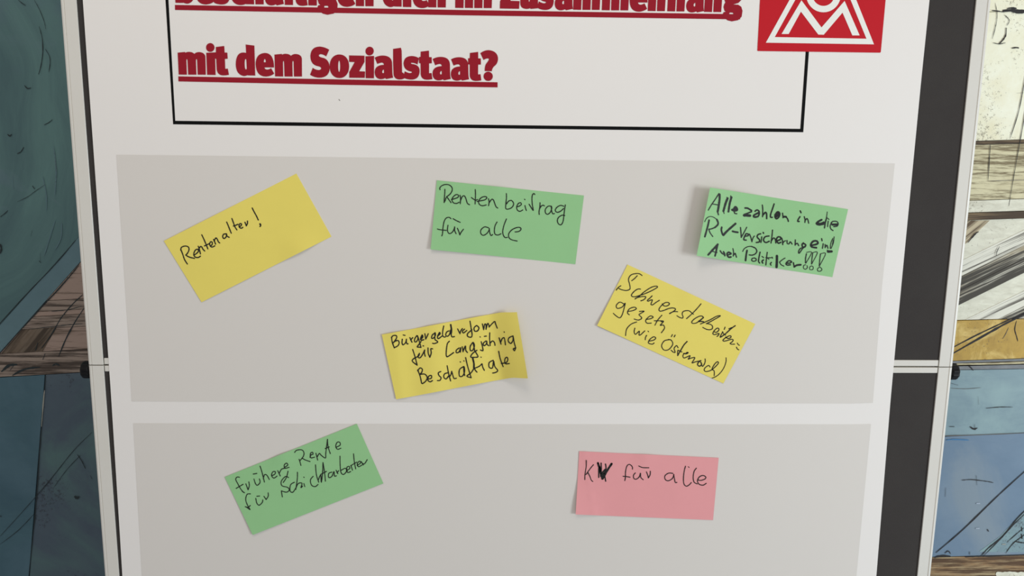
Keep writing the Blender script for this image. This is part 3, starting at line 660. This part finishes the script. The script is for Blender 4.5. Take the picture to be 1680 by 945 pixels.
# 3 green, right, left end lifted
make_card('green card with three lines of thick black writing, left end lifted off the poster', mgreen,
  [(1165, 307.6), (1391.4, 343.2), (1365.6, 454.8), (1142.9, 419.5)],
  lambda u, v: B0-.0003+.0125*max(0, 1-u/.42)**1.7+.0004*sin(u*9+v*3),
  ['@1155,310,11.81;w1.8 85 410 150 300 220 200 290 90|w3.4 303 105 303 200 283 350 266 440|w2 264 440 282 500|w1.6 165 290 220 300 270 310|w3.4 460 180 420 280 378 430|w1.4 378 430 392 475|w1.2 445 160 455 200|w3.2 535 160 500 280 475 440|w1.3 520 130 512 200|w4 550 405 600 418 640 400 612 352 585 385|w2 585 430 598 472 636 480',
   '@1155,310,11.81;w2.8 798 370 850 375 922 418|w2.4 922 440 850 470 780 495|w4.2 778 512 830 512 893 517|w2.4 990 432 1030 407 1065 430 1072 480 1055 525|w2.8 1060 462 1000 490 962 520 980 545 1045 535|w1.8 1132 310 1140 400 1135 540|w2.4 1140 510 1190 455 1213 480 1216 575|w2.2 1360 290 1330 380 1292 490|w2.2 1292 490 1290 545 1325 550',
   '@1265,330,7.875;w5 62 195 95 175 102 155|w2.4 50 200 70 228 105 200 112 155 85 138 50 180|w2 150 155 156 215|w3.4 163 200 195 203|w2 197 205 215 230 225 262',
   '@1265,330,7.875;w2.2 375 200 350 240 347 262 365 262|w2.2 378 125 388 150|w1.8 430 200 440 240 438 275|w1.8 440 255 463 225 478 245 487 285',
   '@1265,330,7.875;w3 655 240 610 265 588 290 620 305 680 295|w3.4 605 285 640 292 685 275|w1.3 727 140 717 210 700 270|w2 722 212 705 270 691 347|w1.6 740 258 731 330|w1.4 735 222 750 238|w3.8 795 303 858 302|w1.8 775 285 800 262 850 263 868 290 855 322 810 330|w1.8 785 278 765 320 775 360 802 380',
   '@1155,310,11.81;w1.3 15 635 50 570 110 535 180 545 250 590|w2.8 250 592 275 655 262 700 210 748|w2 215 745 145 773 95 780|w2.8 100 605 72 730 18 925|w1.7 98 790 120 850 172 922',
   '@1155,310,11.81;w2.8 345 742 338 800 362 885|w3.4 376 895 450 815 612 672|w3 555 820 600 832 655 840',
   'w2 528 435 532 480 535 525|w1.6 535 525 560 480 585 432|w2.2 566 515 595 510 600 497 580 492 564 520 558 545 580 550|w1.8 610 495 622 525 632 565|w1.6 632 562 642 530 655 512|w2.2 712 492 688 500 680 522 700 545 700 565 672 572|w1.8 722 520 718 550 714 572|w2.2 735 480 738 488|w2.2 788 512 752 520 738 550 758 572 790 560|w1.8 820 458 815 510 806 577|w1.8 808 560 830 530 845 545 850 577|w2.4 862 555 890 545 896 527 872 520 855 545 872 577 895 570',
   '@1265,330,7.875;w2 140 480 150 520 152 562|w1.6 150 550 170 520 190 512|w1.8 208 508 210 545 232 552 250 525 273 555|w1.8 315 500 312 570|w1.8 315 560 340 545 358 575|w2.4 420 540 403 560 410 592 440 590 447 562 415 545|w1.8 452 570 410 612 365 672 357 650 380 612 430 597',
   '@1265,330,7.875;w3 515 572 570 562 606 545 590 515 545 520 515 560 530 592 587 602|w1.8 675 550 665 610|w2 655 485 660 512|w1.8 700 560 700 602|w1.8 702 592 723 570 736 610|w1.3 800 480 775 540 765 612|w1.3 817 460 806 540 776 612|w1 805 500 792 560|w4 737 652 783 650|w2 730 635 750 655',
   '@1150,395,14;w3.2 168 322 260 222 388 82|w2.6 388 92 360 200 325 350|w1.6 262 242 368 275|w2.6 352 160 355 262|w2.2 445 230 480 282 520 310|w2.4 520 252 545 300 550 345|w2.8 692 292 642 264 603 295 612 345 645 378 690 372|w2.4 605 335 640 320 690 305|w1.7 735 180 750 260 742 355|w1.9 750 332 786 290 802 325 817 378',
   '@1150,395,14;w1.5 960 245 1000 180 1080 135 1160 130|w1.9 1160 130 1250 170 1285 240 1250 300 1180 330 1110 325|w2.8 1060 222 1040 330 1026 455|w1.7 1230 395 1180 408 1168 450 1208 472 1265 455 1267 415 1225 393|w2 1360 260 1335 380 1325 470 1350 512|w2.2 1438 440 1405 470 1422 515|w1.6 1405 360 1442 387|w1.8 1525 265 1510 370 1492 557|w1.6 1493 385 1540 392 1612 390|w1.2 1530 400 1565 427|w1.8 1622 495 1595 530 1612 562|w1.8 1635 378 1645 400',
   '@1265,330,7.875;w4 77 708 76 780 72 852|w1.5 182 735 150 755 110 787|w1.5 110 787 130 820 167 840|w2.2 198 802 245 800 266 782 230 770 195 805 210 826 252 822|w2 290 795 300 850|w3 300 848 335 828 385 822',
   '@1265,330,7.875;w1.2 460 662 525 664 452 800|w1.8 458 680 447 740 447 800|w1.2 540 665 600 665 525 815|w1.6 540 668 530 740 524 812|w1.2 640 680 705 680 625 840|w1.6 640 682 630 760 624 838|w1.2 448 822 424 832 421 865 445 880 470 860 466 832|w1.2 520 837 500 855 505 885 540 882 545 850 525 837|w1.3 630 850 602 875 607 903 642 903 658 880 635 852'],
  (1120, 295), 5.557, 2.0)
# 4 yellow, tilted
make_card('yellow card tilted down to the right with three lines of slanting script', myellow,
  [(1029.6, 434.1), (1239.1, 531.5), (1186.8, 629.1), (979.6, 534.2)],
  lambda u, v: B0+.0016*(1-u)**6*v**2+dimple(u, v, .5, .001),
  ['@1005,440,11.81;120 390 170 415 260 432 325 415 342 380 328 300 310 230 325 170 370 125 450 105 520 108 572 142|72 425 110 375 162 340|480 145 430 198 372 243|543 405 490 405 420 450 368 515 380 548 440 553 520 530 600 505 740 445 850 385 872 360 850 347 780 360 700 400 600 470 520 540 435 598|450 582 520 560 600 548 645 555 630 590 592 618 548 633|768 535 730 575 678 620 690 640 740 618 772 615 760 655 745 700 778 710 840 665 910 622|965 690 990 725 1040 735 1090 712 1102 682 1060 662 1000 680 930 745 900 800 920 832 990 820 1080 785 1160 770 1217 785 1205 820 1105 882|1110 872 1185 842 1262 843',
   '@1105,490,10.5;60 295 110 325 155 335 165 310 150 265 165 225 210 208 270 210 320 250 345 268|475 88 420 155 330 250 225 345|515 320 490 300 440 305 360 350 315 400 330 425 390 420 450 380 517 325|w1.9 517 325 470 365 430 395 475 392 520 398|465 437 540 405 640 360 740 305 805 292 790 310 720 350 640 395 565 432|565 430 630 440 670 470 670 515 630 535 570 528 505 495|700 570 740 580 780 545 780 515 750 510 700 555 680 600 700 620 745 610 785 600 775 630 750 652|850 572 822 620 803 662|845 570 865 605 900 630|w1.8 1065 465 990 520 890 610 810 665|955 520 1005 498|890 490 875 530|900 660 945 688 990 665 985 640 950 645 890 680 853 715 870 732 930 720 1000 700 1030 715 1010 745 978 770 1000 785 1055 783',
   '@1105,490,10.5;1100 765 1115 790 1135 803|1085 835 1100 865 1125 882',
   '238 325 206 311 181 335 190 356 225 345 245 318 236 360 222 405 205 424 180 410 160 392|262 378 300 372 326 358 310 347 275 360 262 388 275 402|'
   '348 378 382 376 358 392 345 402 365 425 342 440 310 433|400 435 430 430 447 418 425 411 394 440 402 462 434 462|510 405 480 440 460 477|455 445 490 445 520 447|'
   '505 452 522 450 498 478 520 476 529 498 506 532',
   '328 454 288 470 256 505 248 552|315 498 310 525 320 543 347 520 345 548 358 545 372 532 387 518|400 550 392 565 390 582|410 520 414 524|418 592 450 585 466 570 450 561 423 580 413 605 440 614 454 605',
   '565 582 528 590 508 625 525 656 560 652 588 615 578 586 556 580|586 545 578 560|606 548 598 562',
   '@1100,550,12.6;158 258 130 215 95 240 75 280 90 320 95 355 60 350 15 310|w1.9 345 130 280 200 220 300 150 420|150 420 150 360 158 310 200 335 238 345|w2.2 278 378 330 380 365 358 335 365|278 378 258 430 280 470 340 450 405 422 390 460 368 495 420 475 500 460 490 500 447 572 520 550 630 525|w1.9 630 525 580 560 563 610 600 640 645 605 628 560|645 600 662 645 700 600 720 540 718 490|820 658 790 625 720 670 698 720 730 750 800 740 860 710 930 650 985 590 992 560 970 548 920 590 870 670 860 710|860 712 898 730 908 770 905 835',
   '@1100,550,12.6;w1.3 1150 465 1150 540 1120 640 1070 730 1000 810 930 860 860 887'],
  (970, 425), 4.396, 1.5)
# 5 yellow, crumpled
make_card('rippled yellow card with three cramped lines, right end curling up, above the lower grey field', myellow,
  [(626.4, 548.9), (848.1, 512.2), (866, 620.9), (649.9, 655.1)],
  lambda u, v: .0018+.0165*max(0, (u-.80)/.20)**1.15*(.5+.5*v)+.0008*sin(u*21+v*2.0)*sst(0, .1, u),
  ['@640,520,11.81;30 390 40 480 82 600|25 400 60 362 120 362 125 410 65 500|80 480 150 455 177 500 150 560 80 595|238 430 232 500 250 540 300 500 318 430|318 430 315 480 330 520 350 520|255 350 290 357|385 400 400 440 425 490|400 445 440 400|520 360 480 420 475 475 510 480 540 420 530 360 560 450 600 590|600 590 560 585 525 580 560 530 600 475|w2.6 592 430 630 390 622 352|622 352 595 400 600 450 655 440|675 325 690 430|690 430 715 380 740 325|870 310 820 350 805 410 840 410 880 350 870 300 868 380 870 440|870 440 925 485 860 515 825 510|920 370 970 330 960 300 930 350 920 400 940 420 1005 372|1040 175 1020 280 1020 360 1050 390 1075 385|1145 270 1100 290 1078 350 1110 375 1150 340 1175 250|w2.6 1175 150 1190 250 1182 330|1182 330 1200 385 1248 380',
   '@735,520,7.875;125 155 155 217|155 217 165 180 187 150|215 157 188 182 200 207 243 175|285 55 300 150 312 230 297 262 255 250 255 215 310 165|370 110 338 140 345 182 382 180 400 140 372 110|445 90 462 165|462 160 475 95 492 100 492 160|492 155 515 82 535 130|530 130 600 60 615 90 636 145',
   '@640,520,11.81;438 630 480 760 525 935|525 935 430 855 470 800 550 760 570 705|570 705 540 760 565 795 610 760 672 640|672 640 665 700 682 762|638 560 650 562|735 600 740 700 770 782|770 782 797 700 790 620 825 618',
   '@640,520,11.81;1150 470 1110 520 1090 650 1090 750 1120 767 1232 690',
   '@735,520,7.875;145 400 108 430 110 462 145 450 165 395 160 455|185 385 195 450|195 445 225 375 230 430 252 460|320 330 288 380 290 432 320 430 342 370 325 330 345 430|375 430 320 470 293 515 330 522 387 515 370 475 342 430|430 320 445 380 452 435 420 427|415 256 417 260|490 310 458 340 465 372 495 350 502 310 505 350 527 372|470 251 497 247|540 205 538 280 545 370|545 340 575 310 600 330 608 367',
   '@735,520,7.875;660 270 685 352|680 330 700 280 725 270 735 310 742 360|725 193 727 197|840 245 790 268 778 310 810 342 840 300 840 245 855 330 872 397 858 437 845 412 877 400',
   '403 612 425 670 440 738|402 620 425 594 446 606 440 635 420 655|420 655 468 652 492 682 478 718 447 742|500 698 530 690 532 666 508 670 498 705 518 724 542 712|620 627 597 640 603 665 622 685 612 710 588 712|682 640 655 650 648 680 670 697 692 670|680 573 692 640 712 716|700 680 715 655 722 625|722 625 735 670 745 693 766 690',
   '@735,520,7.875;205 640 150 680 148 762 190 762 215 700 207 640 205 700 217 757|158 580 162 582|205 567 208 570|228 525 255 640 300 785|300 785 245 765 300 720 335 665|w2.8 320 535 335 600 335 655|335 655 355 690 375 713|330 668 400 640 440 605|440 605 450 650 470 690|427 519 429 521|585 560 533 590 533 650 575 657 590 570 605 640 642 690 620 715 578 725|655 443 675 540 712 642|688 600 750 590 773 550 760 520 735 545 740 602 792 602'],
  (615, 500), 5.726, 1.85, warp=lambda u, v: (.0034+.0014*v)*(sst(0, .86, u)*.55+.45*min(u/.86, 1) if u < .86 else 1-sst(.86, 1.02, u)))
# 6 green, bottom left
make_card('green card tilted up to the right on the lower grey field', mgreen,
  [(368.5, 782.7), (585.4, 695.3), (629, 793.1), (414.6, 877.7)],
  lambda u, v: B0+.0014*(1-u)**5*v**2+dimple(u, v, .42, .0014),
  ['156 440 138 438 126 455 140 485 165 530 188 558|130 526 160 508 184 494|176 548 195 560|205 490 222 537|222 537 232 505 228 475|268 453 278 485 293 502 315 480 310 452|262 415 290 410|'
   '315 353 330 400 349 477|340 452 350 420 368 424 387 457|408 427 430 415 433 396 414 398 404 425 422 446 447 430|452 388 472 430|464 408 476 385 482 378|484 375 505 370|506 362 530 345 520 330 503 345 508 370 540 362',
   '583 247 600 230 640 228 656 252 648 282 625 310|618 300 625 322 632 348|640 290 665 305 703 318|702 285 712 265 725 262 722 246 706 255 708 288 738 284|748 253 762 307|758 282 775 255 790 270 822 290 825 250 838 145|838 145 842 200 860 257|820 217 852 204|'
   '905 207 936 190 932 168 912 170 902 200 916 223 942 214',
   '240 568 215 572 204 610 215 650 238 690|200 668 222 672 240 658|205 668 236 690|282 603 290 640 308 656 332 635 336 615|290 587 312 585|345 587 362 612|362 612 378 587 378 560',
   '536 442 512 434 480 470 485 505 528 518 542 538 520 555 480 545|532 392 520 440 495 480|480 545 484 570 488 592|582 478 552 498 548 545 570 555 597 515|605 400 604 450 592 535|594 520 612 488 640 486 632 520 645 508|655 488 662 512|654 438 657 441|'
   '727 432 706 460 714 500 742 512 765 495|745 343 752 420 770 478|765 465 785 422 790 480 800 400 803 325|803 325 815 400 822 470|785 418 830 394|872 400 848 410 848 442 872 432 888 395 892 430 907 428|905 385 918 412|912 405 925 388|935 276 936 340 942 400 962 418 986 392 976 370 945 385|'
   '985 388 1010 372 1005 355 988 365 994 402 1018 395|1020 348 1032 385|1040 258 1046 320 1057 375|1018 350 1066 322|1068 348 1095 328 1086 315 1069 335 1078 358 1105 345|1100 318 1115 345|1110 332 1125 335 1146 303'],
  (360, 690), 4.725, 1.45)
# 7 pink
make_card('pink card with one line of writing and an overwritten letter', mpink,
  [(950.3, 740.3), (1179.1, 751.1), (1169.8, 853.3), (944.5, 844.1)],
  lambda u, v: B0+dimple(u, v, .47, .0013)+.0034*max(0, 1-u/.25)**1.6*sst(.35, 1, v)+.0006*math.exp(-((u-(.04+.09*v))/.006)**2),
  ['200 158 197 220 186 300 184 354|272 202 240 240 205 290 195 302|215 280 235 320 250 360 266 373',
   'w3.6 318 185 340 262 362 345|w3.4 458 192 412 262 366 345|w2 350 185 352 260 345 320|w2 395 195 400 240 385 290 397 370|w2 326 240 326 332|w3.2 345 290 362 300 385 290|w3 350 315 368 322 378 310|w2.4 335 220 350 290 395 250 372 340',
   '670 248 668 222 640 199 614 215 600 270 598 330 592 364|574 320 610 323 646 330|700 285 681 310 685 342 710 349 740 325 752 288 755 330 780 355|734 215 775 231 837 233|813 275 825 305 832 337|832 337 850 305 853 268',
   '1082 290 1040 288 1002 315 1005 352 1035 366 1075 345 1092 310 1090 300 1098 340 1107 382 1124 382|1212 217 1200 260 1191 330 1195 395 1220 421 1250 407 1271 384|w1.2 1240 222 1249 230|1323 237 1300 270 1290 330 1300 380 1332 398|'
   '1342 358 1370 362 1410 348 1419 328 1392 312 1355 325 1334 365 1350 400 1390 411 1424 392'],
  (930, 730), 6.222, 1.5)
